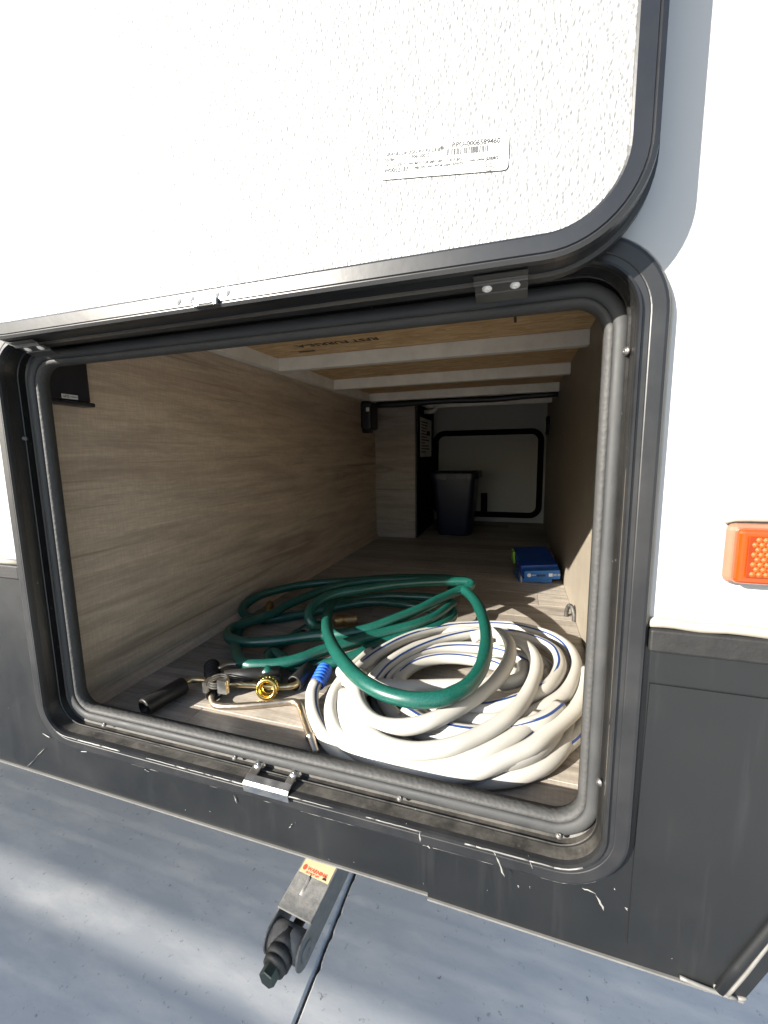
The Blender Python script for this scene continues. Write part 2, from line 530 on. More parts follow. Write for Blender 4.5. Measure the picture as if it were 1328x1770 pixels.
# ------------------------------------------------------------------ measures (camera at the origin)
GZ = -1.05                       # ground
YW = .42                         # trailer side wall
FZ = -.44                        # compartment floor
XL, XR = -.72, .152              # compartment side walls
CZ = .288                        # compartment ceiling board
YB = 2.72                        # far wall
RECT = (-.689, .0895, -.419, .155)
RC = .044

# ------------------------------------------------------------------ ground
g = tag(obj('ground', B(-400, 400, -400, 400, GZ - .6, GZ - .03), 'soil'), kind='structure')
drive = thing('driveway', None, None, (0, 0, GZ)); tag(drive, kind='structure')
xs = [-9.5, -6.45, -3.4, -.3685, 2.7, 5.8, 8.8]
ys = [-3.2, 6.0]
for i in range(len(xs) - 1):
    for j in range(len(ys) - 1):
        rs_ = random.Random(i * 7 + j)
        x0, x1, y0, y1 = xs[i] + .0068, xs[i + 1] - .0068, ys[j] + .005, ys[j + 1] - .005
        ysub = [y0, y0 + 1.2] + [.2 + .012 * k for k in range(110)] + [2.4, y1]
        def chip(): return max(0, rs_.gauss(-.0004, .0010)) + (rs_.random() < .03) * rs_.uniform(.001, .004)
        ring = [(x0 + chip(), y) for y in ysub] + [(x1 - chip(), y) for y in ysub[::-1]]
        bm = bmesh.new()
        top = [bm.verts.new((x, y, GZ)) for x, y in ring]
        mid = [bm.verts.new((x - .004 if x < (x0 + x1) / 2 else x + .004, y, GZ - .006)) for x, y in ring]
        low_ = [bm.verts.new((w.co.x, w.co.y, GZ - .1)) for w in mid]
        bm.faces.new(top)
        for A_, B_ in ((top, mid), (mid, low_)):
            for k in range(len(ring)):
                bm.faces.new((A_[k], A_[(k + 1) % len(ring)], B_[(k + 1) % len(ring)], B_[k]))
        obj('slab', bm, 'concrete', drive)
obj('joint_filler', B(xs[0], xs[-1], ys[0], ys[-1], GZ - .1, GZ - .030), 'joint', drive)

# added unseen fence behind the camera: its slatted top filters sun on the paving
gw = thing('added_shade_fence', 'added out-of-view board fence whose open slatted top filters the sun', 'fence', (-4.0, -3.25, GZ))
for k in range(27):
    x = -5.9 + .142 * k
    obj('board', B(x, x + .139, -3.262, -3.242, GZ + .01, .770), 'added_fence_wood', gw)
for x, zt in ((-5.95, 1.21), (-4.1, .772), (-2.08, 1.21)):
    obj('post', B(x, x + .09, -3.36, -3.264, GZ - .02, zt), 'added_fence_wood', gw, bevel=.004)
for z in (.7785, .8195, .8605, .9015, .9555, .9965, 1.0375, 1.0785, 1.1195, 1.1605):  # one wider gap shaped to let a brighter sun streak reach the slabs
    obj('slat', B(-5.95, -1.99, -3.260, -3.252, z, z + .0335), 'added_fence_wood', gw)

# ------------------------------------------------------------------ trailer shell
tr = thing('travel_trailer', 'white and black travel trailer with its baggage door swung open', 'trailer', (-1.0, 1.6, GZ))
hole = rrect(*RECT, .012, RC, 12)
ZB = -.158                                              # white / black line
def split_hole(upper):
    n = len(hole)
    # hole runs counter-clockwise from lower left; gather the run above or below ZB
    right = [(x, z) for x, z in hole]
    xr_, xl_ = RECT[1] + .012, RECT[0] - .012
    if upper:
        pts = [(x, z) for x, z in hole if z > ZB]       # right side up, over the top, left side down
        return [(xr_, ZB)] + pts + [(xl_, ZB)]
    pts = [(x, z) for x, z in hole if z <= ZB]
    return [(xl_, ZB)] + pts + [(xr_, ZB)]
XREAR, ROOF = -4.2, 1.75
up = split_hole(True)
poly = [(.362, ZB), (.60, .46), (.60, ROOF), (XREAR, ROOF), (XREAR, ZB)] + up[::-1]
obj('side_wall', plate(poly, YW, YW + .032), 'siding', tr)
ZS = -.5165                                              # skirt bottom
low = split_hole(False)
XSEAM = -.0885
def front_x(z): return .22 + (z + .5227) / 2.55
# left skirt sheet (under the seam) and right skirt sheet, 1.6 mm proud of it
left_run = [(x, z) for x, z in low if x <= XSEAM]
right_run = [(x, z) for x, z in low if x > XSEAM]
zb_in = RECT[2] - .012
obj('skirt_panel', plate([(XREAR, ZB), (XREAR, ZS), (XSEAM, ZS), (XSEAM, zb_in)] + left_run[::-1], YW + .0005, YW + .03), 'skirt', tr)
right_poly = [(XSEAM, zb_in)] + right_run + [(front_x(ZB), ZB), (front_x(ZS - .006), ZS - .006), (XSEAM, ZS - .003)]
obj('skirt_panel', plate(right_poly[::-1], YW - .0016, YW + .029), 'skirt', tr)
# slightly proud lower sheet right of the frame
XF = RECT[1] + .0275
obj('skirt_overlay', plate([(XF + .004, -.214), (front_x(-.214) - .03, -.214), (front_x(-.50) - .034, -.50), (XF + .002, -.50), (XF + .002, -.40)], YW - .0032, YW - .0017), 'skirt', tr)
# hems along the bottom
obj('skirt_hem', B(XREAR, XSEAM, YW - .0020, YW + .012, ZS - .0022, ZS - .0001), 'hem', tr)
bm = B(XSEAM, front_x(ZS) - .004, YW - .0040, YW + .010, -.0022, 0)
for w in bm.verts:
    w.co.z += ZS - .0032 - .003 * (w.co.x - XSEAM) / .3
obj('skirt_hem', bm, 'hem', tr)
# slanted corner moulding at the nose
bm = bmesh.new()
tube(bm, [(front_x(z) - .022, YW - .0018, z) for z in (-.520, -.45, -.35, -.20)], .0052, 10, .03)
cm = obj('corner_moulding', bm, 'skirt', tr, True)
bm = bmesh.new()
tube(bm, [(front_x(z) - .0165 + .0006 * math.sin(60 * z), YW - .0050, z) for z in (-.520, -.49, -.46, -.43, -.38, -.32, -.26, -.20)], .0017, 8, .01)
obj('worn_edge', bm, 'hem', cm, True)
bm = bmesh.new()
for k, (dx, dz, rx, rz) in enumerate(((-.026, -.008, .0050, .0045), (-.010, -.0130, .008, .0022))):
    bmesh.ops.create_icosphere(bm, subdivisions=2, radius=1, matrix=Matrix.Translation((front_x(-.51) + dx, YW - .002, -.510 + dz)) @ Matrix.Rotation(math.radians(-20), 4, 'Y') @ Matrix.Diagonal((rx, .0022, rz, 1)))
tube(bm, [(front_x(-.52) - .055, YW - .0035, -.5185), (front_x(-.52) - .03, YW - .0045, -.5205), (front_x(-.52) - .008, YW - .0035, -.5225)], .0020, 8, .006)
tag(obj('sealant_lump', bm, 'hem', cm, True), kind='stuff')
# belt moulding and its sealant, either side of the frame
for x0, x1 in ((XF - .0005, .352), (XREAR, RECT[0] - .0255)):
    bm = B(x0, x1, YW - .0095, YW - .0018, -.1805, -.1595)
    obj('belt_moulding', bm, 'molding', tr, bevel=.002)
    bm = bmesh.new()
    tube(bm, [(x0 + (x1 - x0) * k / 12, YW - .001, -.1555 + .0009 * math.sin(k * 2.3 + x0)) for k in range(13)], .0048, 8, .05)
    obj('sealant_bead', bm, 'caulk', tr, True)
# remaining shell
obj('roof_panel', B(XREAR, .6, YW + .033, 2.75, ROOF - .05, ROOF), 'siding', tr)
obj('far_side_wall', B(XREAR, .358, YB + .03, YB + .06, ZS, ROOF - .051), 'siding', tr)
obj('rear_wall', B(XREAR, XREAR + .03, YW + .033, YB + .029, ZS, ROOF - .051), 'siding', tr)
bm = bmesh.new()
pr = [(front_x(ZS), ZS), (.361, ZB), (.599, .46), (.599, ROOF - .051)]
A = [bm.verts.new((x - .004, YW + .033, z)) for x, z in pr]; A2 = [bm.verts.new((x - .004, YB + .029, z)) for x, z in pr]
for i in range(3): bm.faces.new((A[i], A[i + 1], A2[i + 1], A2[i]))
obj('nose_panel', bm, 'siding', tr)
obj('underbelly', B(XREAR + .031, front_x(-.49) - .01, YW + .036, YB + .028, -.500, -.470), 'under', tr)

# ------------------------------------------------------------------ baggage door frame
YF = YW - .012
fr_o = obj('door_frame', sweep([(.0245, YW - .0025), (.0245, YF + .0045), (.0225, YF + .0010), (.020, YF), (.0100, YF), (.0092, YF + .0004), (.0084, YF), (.0035, YF), (.0022, YF - .0036), (.0002, YF - .0040), (-.0006, YF - .001), (-.0006, YF + .0045)], RECT, RC, 14), 'black_paint', tr)
# return and channel inside the flange
SRECT = (-.659, .0707, -.392, .1312)                     # inner edge of the seal
SRC = .026
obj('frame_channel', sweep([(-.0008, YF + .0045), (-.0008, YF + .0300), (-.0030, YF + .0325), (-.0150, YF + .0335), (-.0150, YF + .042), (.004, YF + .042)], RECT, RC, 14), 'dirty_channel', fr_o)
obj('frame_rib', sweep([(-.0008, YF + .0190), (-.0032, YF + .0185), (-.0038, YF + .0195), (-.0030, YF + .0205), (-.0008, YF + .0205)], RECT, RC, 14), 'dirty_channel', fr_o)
# sealant squeezed out between flange and wall
bm = bmesh.new()
loop = rrect(*RECT, .0255, RC, 10)
ur, ul = loop[22:33], loop[33:44]
run = [(ur[0][0], ZB + .004)] + [(ur[0][0], ZB + .02 + .04 * k) for k in range(6)] + ur + [(ur[-1][0] + (ul[0][0] - ur[-1][0]) * k / 12, ur[-1][1]) for k in range(1, 12)] + ul + [(ul[-1][0], ZB + .22 - .04 * k) for k in range(6)]
tube(bm, [Vector((x + random.uniform(-.0004, .0004), YW - .0014, z)) for x, z in run], .0022, 6, 1, False)
obj('frame_sealant', bm, 'caulk', fr_o, True)
# rubber seal: bulb plus ribbed push-on edge
def seal_prof(cx, cy, r, n=14): return [(cx + r * math.cos(2 * math.pi * k / n), cy + .66 * r * math.sin(2 * math.pi * k / n)) for k in range(n)]
obj('seal_bulb', sweep(seal_prof(.0128, YF + .0278, .0066), SRECT, SRC, 14, True), 'rubber', fr_o, True)
obj('seal_edge', sweep([(.0082, YF + .0315), (.0070, YF + .0285), (.0045, YF + .0275), (.0016, YF + .0290), (.0, YF + .0335), (.0003, YF + .0440), (.0034, YF + .0440), (.0040, YF + .0360)], SRECT, SRC, 14, True), 'ribbed', fr_o, True)
# bare worn edges along the lower lip and flange rim
def worn_line(o, y, i0, i1, r, keep):
    rnd = random.Random(int(o * 1e5) + 5)
    lp = rrect(*RECT, o, RC, 10)[i0:i1]
    pts = []
    for (xa, za), (xb, zb) in zip(lp, lp[1:]):
        n = max(1, int(math.hypot(xb - xa, zb - za) / .006))
        pts += [(xa + (xb - xa) * k / n, za + (zb - za) * k / n) for k in range(n)]
    bm = bmesh.new(); k = 0
    while k < len(pts) - 3:
        n = rnd.randint(2, 9)
        seg = pts[k:k + n + 1]
        if rnd.random() < keep and len(seg) > 2:
            tube(bm, [Vector((x, y, z + rnd.uniform(-.00025, .00025))) for x, z in seg], r * rnd.uniform(.45, 1.1), 6, 1, False)
        k += n
    return bm
tag(obj('worn_lip', worn_line(.0010, YF - .0040, 7, 17, .0010, .85), 'hem', fr_o, True), kind='stuff')
tag(obj('worn_rim', worn_line(.0236, YF + .0022, 5, 20, .0005, .5), 'hem', fr_o, True), kind='stuff')
# screws round the frame channel
cy_ = YF + .0275
for x, z in ((-.60, RECT[2] + .0105), (-.36, RECT[2] + .0095), (-.125, RECT[2] + .0095), (.052, RECT[2] + .012)):
    screw('screw', fr_o, (x, cy_ - .005, z), (0, -.6, .8))
for z in (-.33, .085):
    screw('screw', fr_o, (RECT[1] - .004, YF + .016, z), (-1, -.5, 0))
for z in (.03,):
    screw('screw', fr_o, (RECT[0] + .004, YF + .018, z), (1, -.5, 0))
for x in (-.36, -.31, -.05):
    screw('screw', fr_o, (x, YF + .012, RECT[3] - .002), (0, -.5, -.8))

# strike plate on the lower flange
def strike():
    root_x = -.2945
    z0 = RECT[2]
    bm = bmesh.new()
    w = .033
    # front lip hanging over the flange, bend, then flat with two ears and a slot
    prof = [(YF - .0040, z0 - .010), (YF - .0052, z0 + .0005), (YF - .0030, z0 + .0040), (YF + .006, z0 + .0066), (YF + .014, z0 + .0078), (YF + .026, z0 + .0092)]
    xs_ = [-w, -.020, -.0105, .0165, .022, w]
    grid = [[bm.verts.new((root_x + x, y, z)) for x in xs_] for y, z in prof]
    for i in range(len(prof) - 1):
        for k in range(len(xs_) - 1):
            if i >= 3 and k in (1, 2, 3): continue
            bm.faces.new((grid[i][k], grid[i][k + 1], grid[i + 1][k + 1], grid[i + 1][k]))
    o = obj('strike_plate', bm, 'zinc', fr_o)
    md = o.modifiers.new('solid', 'SOLIDIFY'); md.thickness = .0016; md.offset = 0
    md = o.modifiers.new('bevel', 'BEVEL'); md.width = .0012; md.segments = 2
    return o
st = strike()
for sx in (-.027, .027):
    screw('screw', fr_o, (-.2945 + sx, YF + .019, RECT[2] + .0095), (0, -.35, .94), .0036, 'zinc')

# ------------------------------------------------------------------ open baggage door (swung up flat above the opening)
DR = (-.661, .0690, .1655, .690)          # liner edge rectangle
DRC = .055
YD = .368
door = obj('baggage_door', plate(rrect(*DR, .004, DRC, 12), YD + .0030, YD + .034), 'liner', tr)
tag(door, 'open door lined with pebbled white fibreglass')
rim = obj('door_rim', sweep([(-.0005, YD + .0032), (-.0005, YD + .0006), (.0012, YD), (.0128, YD + .0004), (.0138, YD + .0016), (.0146, YD + .0016), (.0152, YD + .0001), (.0185, YD + .0012), (.0195, YD + .006), (.0200, YD + .022)], DR, DRC, 14), 'door_paint', door)
obj('door_edge', sweep([(.0180, YD + .0215), (.0235, YD + .0225), (.0240, YD + .0290), (.0215, YD + .0300), (.0215, YD + .038), (-.01, YD + .0385)], DR, DRC, 14), 'black_paint', door)
# hinges: knuckle plates under the door edge
def hinge(x, long=.0435):
    f0 = Vector((0, YD + .008, DR[2] - .0206)); f1 = Vector((0, YF - .0012, DR[2] - .0305))
    d = (f1 - f0).normalized(); nrm = Vector((0, -d.z, d.y)); nrm = -nrm if nrm.z > 0 else nrm
    bm = bmesh.new()
    prof = [(0, .0), (.006, .0), (.007, .0012), (.0085, .0020), (.010, .0012), (.011, .0), (.021, .0), (.022, .0010), ((f1 - f0).length, .0010)]
    rows = [[bm.verts.new(f0 + d * t + nrm * h + Vector((x + sx * long / 2, 0, 0))) for sx in (-1, 1)] for t, h in prof]
    for A_, B_ in zip(rows, rows[1:]): bm.faces.new((A_[0], A_[1], B_[1], B_[0]))
    o = obj('hinge', bm, 'hinge_metal', door)
    md = o.modifiers.new('solid', 'SOLIDIFY'); md.thickness = .0012
    for sx in (-.0115, .0115):
        screw('rivet', door, f0 + d * .0158 + nrm * .0008 + Vector((x + sx, 0, 0)), nrm, .0034, 'bare_aluminium')
for hx in (-.0190, -.590): hinge(hx)
# latch striker and rivets in the middle of the lower rim
lx = -.303
obj('latch_bracket', B(lx - .014, lx + .014, YD - .0035, YD + .014, DR[2] - .0165, DR[2] - .0095), 'zinc', door, bevel=.001)
bm = B(lx - .009, lx + .009, YD - .0052, YD - .0030, DR[2] - .0150, DR[2] - .0105)
obj('latch_tab', bm, 'white_plastic', door, bevel=.0006)
for dx, dz in ((-.036, -.0075), (-.019, -.0072), (.011, -.0066), (.024, -.0062)):
    screw('rivet', door, (lx + dx, YD + .0003, DR[2] + dz + .001), (0, -1, 0), .0036, 'white_plastic')

# data sticker on the liner
a0 = py(657, 311, YD + .0018); a1 = py(878, 293, YD + .0018); a2 = py(881, 228, YD + .0018); a3 = py(660, 254, YD + .0018)
bm = bmesh.new()
def rounded_quad(c, fr_=.08):
    out = []
    for i in range(4):
        p, q, r = c[i - 1], c[i], c[(i + 1) % 4]
        d = min((p - q).length, (r - q).length) * fr_
        s, e = q + (p - q).normalized() * d, q + (r - q).normalized() * d
        for k in range(5):
            t = k / 4
            out.append(s * (1 - t) ** 2 + q * 2 * t * (1 - t) + e * t * t)
    return out
q = rounded_quad([a0, a1, a2, a3], .15)
f1 = [bm.verts.new(p) for p in q]; f2 = [bm.verts.new(p + Vector((0, .0005, 0))) for p in q]
bm.faces.new(f1); bm.faces.new(f2[::-1])
for i in range(len(q)): bm.faces.new((f1[i], f2[i], f2[(i + 1) % len(q)], f1[(i + 1) % len(q)]))
stk = obj('data_sticker', bm, 'paper', door)
ex, ez = (a1 - a0), (a3 - a0)
W_, H_ = ex.length, ez.length
def on_st(s, t): return a0 + ex * s + ez * t + Vector((0, -.0003, 0))
def st_text(s, t, body, size, mat='grey_ink'):
    text('lettering', body, size, on_st(s, t), ex, ez, mat, stk, .00005)
u_ = H_
st_text(.03, .70, 'GRAND DESIGN RV RE LINER', u_ * .155)
st_text(.03, .53, '50784', u_ * .145); st_text(.25, .57, '306-50012', u_ * .145)
st_text(.03, .37, 'TR,CCH ZECT-TPH JM H-SUR-MFC-BRC-Y-ELE-BKJ-', u_ * .12)
st_text(.03, .20, 'W00521871', u_ * .19, 'ink'); st_text(.28, .24, 'Mfg Wk: 300', u_ * .115); st_text(.44, .25, 'WO# Date: 07/07/21', u_ * .115, 'ink'); st_text(.70, .32, 'Due Date: 07/08/21', u_ * .125, 'ink')
st_text(.48, .76, 'P1', u_ * .15); st_text(.565, .77, 'RPO-0006589460', u_ * .21, 'ink')
bm = bmesh.new(); s = .52
rb = random.Random(3)
while s < .85:
    w_ = rb.choice((.003, .003, .006, .009))
    c4 = [on_st(s, .55), on_st(s + w_, .55), on_st(s + w_, .74), on_st(s, .74)]
    bm.faces.new([bm.verts.new(p) for p in c4]); s += w_ + rb.choice((.003, .004, .007))
obj('barcode', bm, 'grey_ink', stk)
bm = bmesh.new()
cc = on_st(.86, .17)
ring = [[bm.verts.new(cc + (ex.normalized() * math.cos(t) + ez.normalized() * math.sin(t)) * r) for t in [2 * math.pi * k / 28 for k in range(28)]] for r in (u_ * .155, u_ * .175)]
for k in range(28): bm.faces.new((ring[0][k], ring[0][(k + 1) % 28], ring[1][(k + 1) % 28], ring[1][k]))
obj('ring_mark', bm, 'ink', stk)
text('lettering', 'LCI', u_ * .15, cc - ex.normalized() * u_ * .11 - ez.normalized() * u_ * .05, ex - ez * .25, ez, 'ink', stk, .00005)

# ------------------------------------------------------------------ paint chips and drips on frame and skirt
def chips():
    bm = bmesh.new()
    def stroke(a, b_, w, y):
        a = py(*a, y); b_ = py(*b_, y)
        d = (b_ - a).normalized(); n = Vector((-d.z, 0, d.x))
        ks = 5; prev = None
        for k in range(ks + 1):
            t = k / ks
            p = a.lerp(b_, t) + n * random.uniform(-.0007, .0007)
            ww = w * (.35 + .9 * random.random()) * (1 if 0 < k < ks else .3)
            row = [bm.verts.new(p - n * ww), bm.verts.new(p + Vector((0, -.0004, 0))), bm.verts.new(p + n * ww)]
            if prev:
                for i in range(2): bm.faces.new((prev[i], prev[i + 1], row[i + 1], row[i]))
            prev = row
    yf, ysk = YF - .0004, YW - .0018
    for a, b_, w in (((725, 1430), (726, 1455), .0009), ((850, 1464), (858, 1480), .0008), ((858, 1480), (872, 1515), .0008), ((913, 1478), (922, 1502), .0008), ((738, 1462), (744, 1466), .0012), ((620, 1400), (624, 1408), .0006), ((700, 1424), (706, 1426), .0007)):
        stroke(a, b_, w, yf)
    for a, b_, w in (((1006, 1535), (1030, 1545), .0007), ((1030, 1545), (1044, 1574), .0008), ((1082, 1568), (1084, 1574), .0008), ((404, 1374), (409, 1388), .0009), ((1292, 1308), (1304, 1310), .0004), ((1318, 1370), (1330, 1376), .0004), ((1293, 1412), (1302, 1416), .0005), ((46, 1326), (78, 1293), .0006), ((74, 1268), (86, 1275), .0010), ((140, 1299), (151, 1300), .0008), ((250, 1330), (258, 1334), .0005), ((500, 1432), (506, 1424), .0005), ((1062, 1535), (1064, 1538), .0006), ((1160, 1655), (1162, 1657), .0006), ((895, 1530), (897, 1534), .0006)):
        stroke(a, b_, w, ysk)
    for k in range(12):
        u = random.uniform(10, 1320); v = 1316 + .328 * u - random.uniform(10, 120)
        stroke((u, v), (u + random.uniform(-3, 3), v + random.uniform(1, 4)), .0002, ysk)
    return bm
tag(obj('paint_chip', chips(), 'chip', tr), kind='stuff')

# ------------------------------------------------------------------ amber marker light
ml = obj('marker_light', B(.1665, .262, YW - .012, YW - .0005, -.1120, -.0610), 'peach', tr, bevel=.006, segs=3)
obj('lens', B(.1690, .2585, YW - .021, YW - .012, -.1095, -.0630), 'amber', ml, bevel=.008, segs=4)
obj('lens_band', B(.1755, .2530, YW - .0225, YW - .0212, -.1030, -.0695), 'amber_dark', ml, bevel=.0006)
bm = bmesh.new()
nx, nz = 15, 8
for i in range(nx):
    for k in range(nz):
        cx = .1800 + .0046 * i + (.0023 if k % 2 else 0); cz = -.1000 + .0040 * k
        v0 = bm.verts.new((cx, YW - .0236, cz))
        rg = [bm.verts.new((cx + .0023 * math.cos(t), YW - .0226, cz + .0023 * math.sin(t))) for t in [math.pi / 3 * q_ for q_ in range(6)]]
        for q_ in range(6): bm.faces.new((v0, rg[q_], rg[(q_ + 1) % 6]))
tag(obj('reflex_cell', bm, 'amber_cell', ml), kind='stuff')
bm = bmesh.new()
tube(bm, [(.1660, YW - .002, -.0605), (.172, YW - .004, -.0575), (.20, YW - .004, -.0570), (.264, YW - .003, -.0580)], .0034, 8, .01)
obj('sealant_bead', bm, 'caulk', ml, True)

# ------------------------------------------------------------------ compartment
YI = YW + .033
obj('compartment_wall', B(XL - .012, XL, YI, YB, FZ - .02, CZ + .01), 'wall_print', tr)
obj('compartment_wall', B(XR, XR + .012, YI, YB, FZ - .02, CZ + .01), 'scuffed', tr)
obj('compartment_wall', B(XL - .012, XR + .012, YB, YB + .012, FZ - .02, CZ + .01), 'far_wall', tr)
obj('ceiling_board', B(XL - .012, XR + .012, YI, YB, CZ, CZ + .011), 'osb', tr)
fl = obj('compartment_floor', B(XL - .012, XR + .012, YI, YB, FZ - .028, FZ - .004), 'under', tr)
# vinyl planks
pw = .098
mesh_cache = {}
yy = YI; row = 0
while yy < YB - .002:
    d = min(pw, YB - yy)
    cuts = [XL] + sorted({round(XL + .2 + .61 * ((row * .37) % 1.0), 3)}) + [XR]
    for x0, x1 in zip(cuts, cuts[1:]):
        if x1 - x0 < .02: continue
        me = bpy.data.meshes.new('plank')
        bm = B(x0 + .0004, x1 - .0004, yy + .0004, yy + d - .0004, FZ - .0039, FZ)
        bmesh.ops.bevel(bm, geom=[e for e in bm.edges if all(w.co.z > FZ - .001 for w in e.verts)], offset=.0006, segments=1, affect='EDGES')
        obj('plank', bm, 'plank', fl)
    yy += pw; row += 1
# cove strip along left wall
bm = bmesh.new()
pts = [(0, 0), (.016, 0), (.0155, .003), (.004, .014), (.002, .016), (0, .016)]
A = [bm.verts.new((XL + x, YI, FZ + z)) for x, z in pts]; A2 = [bm.verts.new((XL + x, 2.085, FZ + z)) for x, z in pts]
for i in range(len(pts)): bm.faces.new((A[i], A2[i], A2[(i + 1) % 6], A[(i + 1) % 6]))
bm.faces.new(A); bm.faces.new(A2[::-1])
obj('cove_strip', bm, 'wall_print', tr)
# roof bearers and side rail
ZBm = .2505
obj('side_rail', B(XL, XL + .024, YI, 2.70, ZBm, CZ - .0005), 'bare_aluminium', tr, bevel=.0015)
for y0 in (.735, 1.140, 1.535, 1.945, 2.36):
    obj('bearer', B(XL + .0245, XR, y0, y0 + .026, ZBm, CZ - .0005), 'bare_aluminium', tr, bevel=.0015)
# printed marks on the ceiling board
text('lettering', 'RFST FURRSE-A.', .034, (-.345, 1.03, CZ - .0004), (-1, 0, 0), (0, 1, 0), 'ink', tr, .0002)
for x, y0, w_, l_ in ((-.02, .93, .006, .10), (.11, .93, .010, .06), (-.60, 1.09, .05, .012)):
    obj('stamp_mark', B(x, x + w_, y0, y0 + l_, CZ - .0006, CZ - .0001), 'ink', tr)
# control box, high on the left wall beside the opening
cb_ = obj('control_box', B(XL, XL + .018, YI + .001, .546, .0935, .200), 'black_plastic', tr, bevel=.003)
obj('box_ledge', B(XL, XL + .024, YI + .001, .549, .0865, .0932), 'black_plastic', cb_, bevel=.002)
lb = obj('box_label', B(XL + .0182, XL + .0187,   .497, .523, .0965, .1035), 'paper', cb_)
text('lettering', 'GFSI', .0055, (XL + .0189, .4985, .0982), (0, 1, 0), (0, 0, 1), 'ink', lb, .00005)
text('lettering', '5000063 88', .0034, (XL + .0189, .5105, .0990), (0, 1, 0), (0, 0, 1), 'ink', lb, .00005)
# power unit at the far end of the left wall
pu = obj('power_unit', B(XL, XL + .055, 1.88, 1.985, .115, .246), 'black_plastic', tr, bevel=.012, segs=3)
obj('power_unit_foot', B(XL + .004, XL + .042, 1.89, 1.95, .100, .118), 'black_plastic', pu, bevel=.006)
obj('unit_label', B(XL + .03, XL + .046, 1.8790, 1.8797, .198, .216), 'paper', pu)
# cable loom under the last bearer
bm = bmesh.new()
tube(bm, [(XL + .05, 1.975, .236), (-.55, 1.98, .234), (-.35, 1.985, .240), (-.12, 1.985, .236), (.03, 1.985, .242), (XR - .002, 1.985, .244)], .0135, 10, .03)
obj('cable_loom', bm, 'black_plastic', tr, True)
# utility partition
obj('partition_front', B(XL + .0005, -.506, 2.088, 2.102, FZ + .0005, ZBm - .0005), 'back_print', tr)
obj('partition_side', B(-.518, -.503, 2.103, 2.56, FZ + .0005, ZBm - .0005), 'dull_black', tr)
obj('partition_trim', B(-.5055, -.498, 2.084, 2.125, FZ + .0005, ZBm - .0005), 'black_plastic', tr, bevel=.002)
nt_ = obj('notice_sheet', B(-.5029, -.5022, 2.19, 2.49, -.02, .19), 'paper', tr)
bm = bmesh.new()
for k in range(11):
    z = .165 - .016 * k
    box(bm, -.5021, -.5018, 2.215, 2.215 + .10 + .13 * random.random(), z, z + .006)
box(bm, -.5021, -.5018, 2.36, 2.44, .10, .125)
obj('notice_print', bm, 'ink', nt_)
# white pipe elbow beside the partition
bm = bmesh.new()
tube(bm, [(-.50, 2.30, .225), (-.47, 2.28, .222), (-.445, 2.27, .226), (-.43, 2.27, .245)], .012, 10, .01)
obj('pipe_elbow', bm, 'white_plastic', tr, True)
# far baggage door
FR = (-.50, .105, -.375, .105)
fd = obj('far_door', plate(rrect(*FR, .001, .04, 8), YB - .006, YB - .0005), 'far_wall', tr)
obj('far_door_seal', sweep([(0, YB - .006), (0, YB - .020), (.034, YB - .020), (.034, YB - .0005)], FR, .04, 10), 'dull_black', fd)
obj('latch_box', B(-.225, -.185, YB - .035, YB - .0205, -.372, -.255), 'dull_black', fd, bevel=.004)
# round courtesy light and tie-down ring on the right wall
bm = bmesh.new(); lathe(bm, (XR, 2.52, .14), (XR - 1, 2.52, .14), [(0, .055), (.012, .055), (.018, .046), (.018, 0)], 24)
cl_ = obj('courtesy_light', bm, 'black_plastic', tr, True)
bm = bmesh.new(); lathe(bm, (XR - .0182, 2.52, .14), (XR - 1, 2.52, .14), [(0, .036), (.003, .034), (.005, 0)], 24)
obj('light_lens', bm, 'white_plastic', cl_, True)
td_p = pxx(991, 1075, XR - .004)
bm = bmesh.new()
tp = Vector(td_p)
ringp = [tp + Vector((-.008 - .008 * math.sin(t), .016 * math.sin(t), (.034 * math.cos(t) + .010))) for t in [2 * math.pi * k / 16 for k in range(17)]]
tube(bm, ringp, .0055, 8, .004)
tube(bm, [tp + Vector((-.008, 0, -.022)), tp + Vector((-.008, -.012, -.050)), tp + Vector((-.008, -.030, -.085))], .0075, 8, .006)
td = obj('tie_down_ring', bm, 'dark_steel', tr, True)
obj('ring_base', B(tp.x - .006, XR - .0003, tp.y - .05, tp.y - .018, tp.z - .085, tp.z - .040), 'dark_steel', td, bevel=.003)

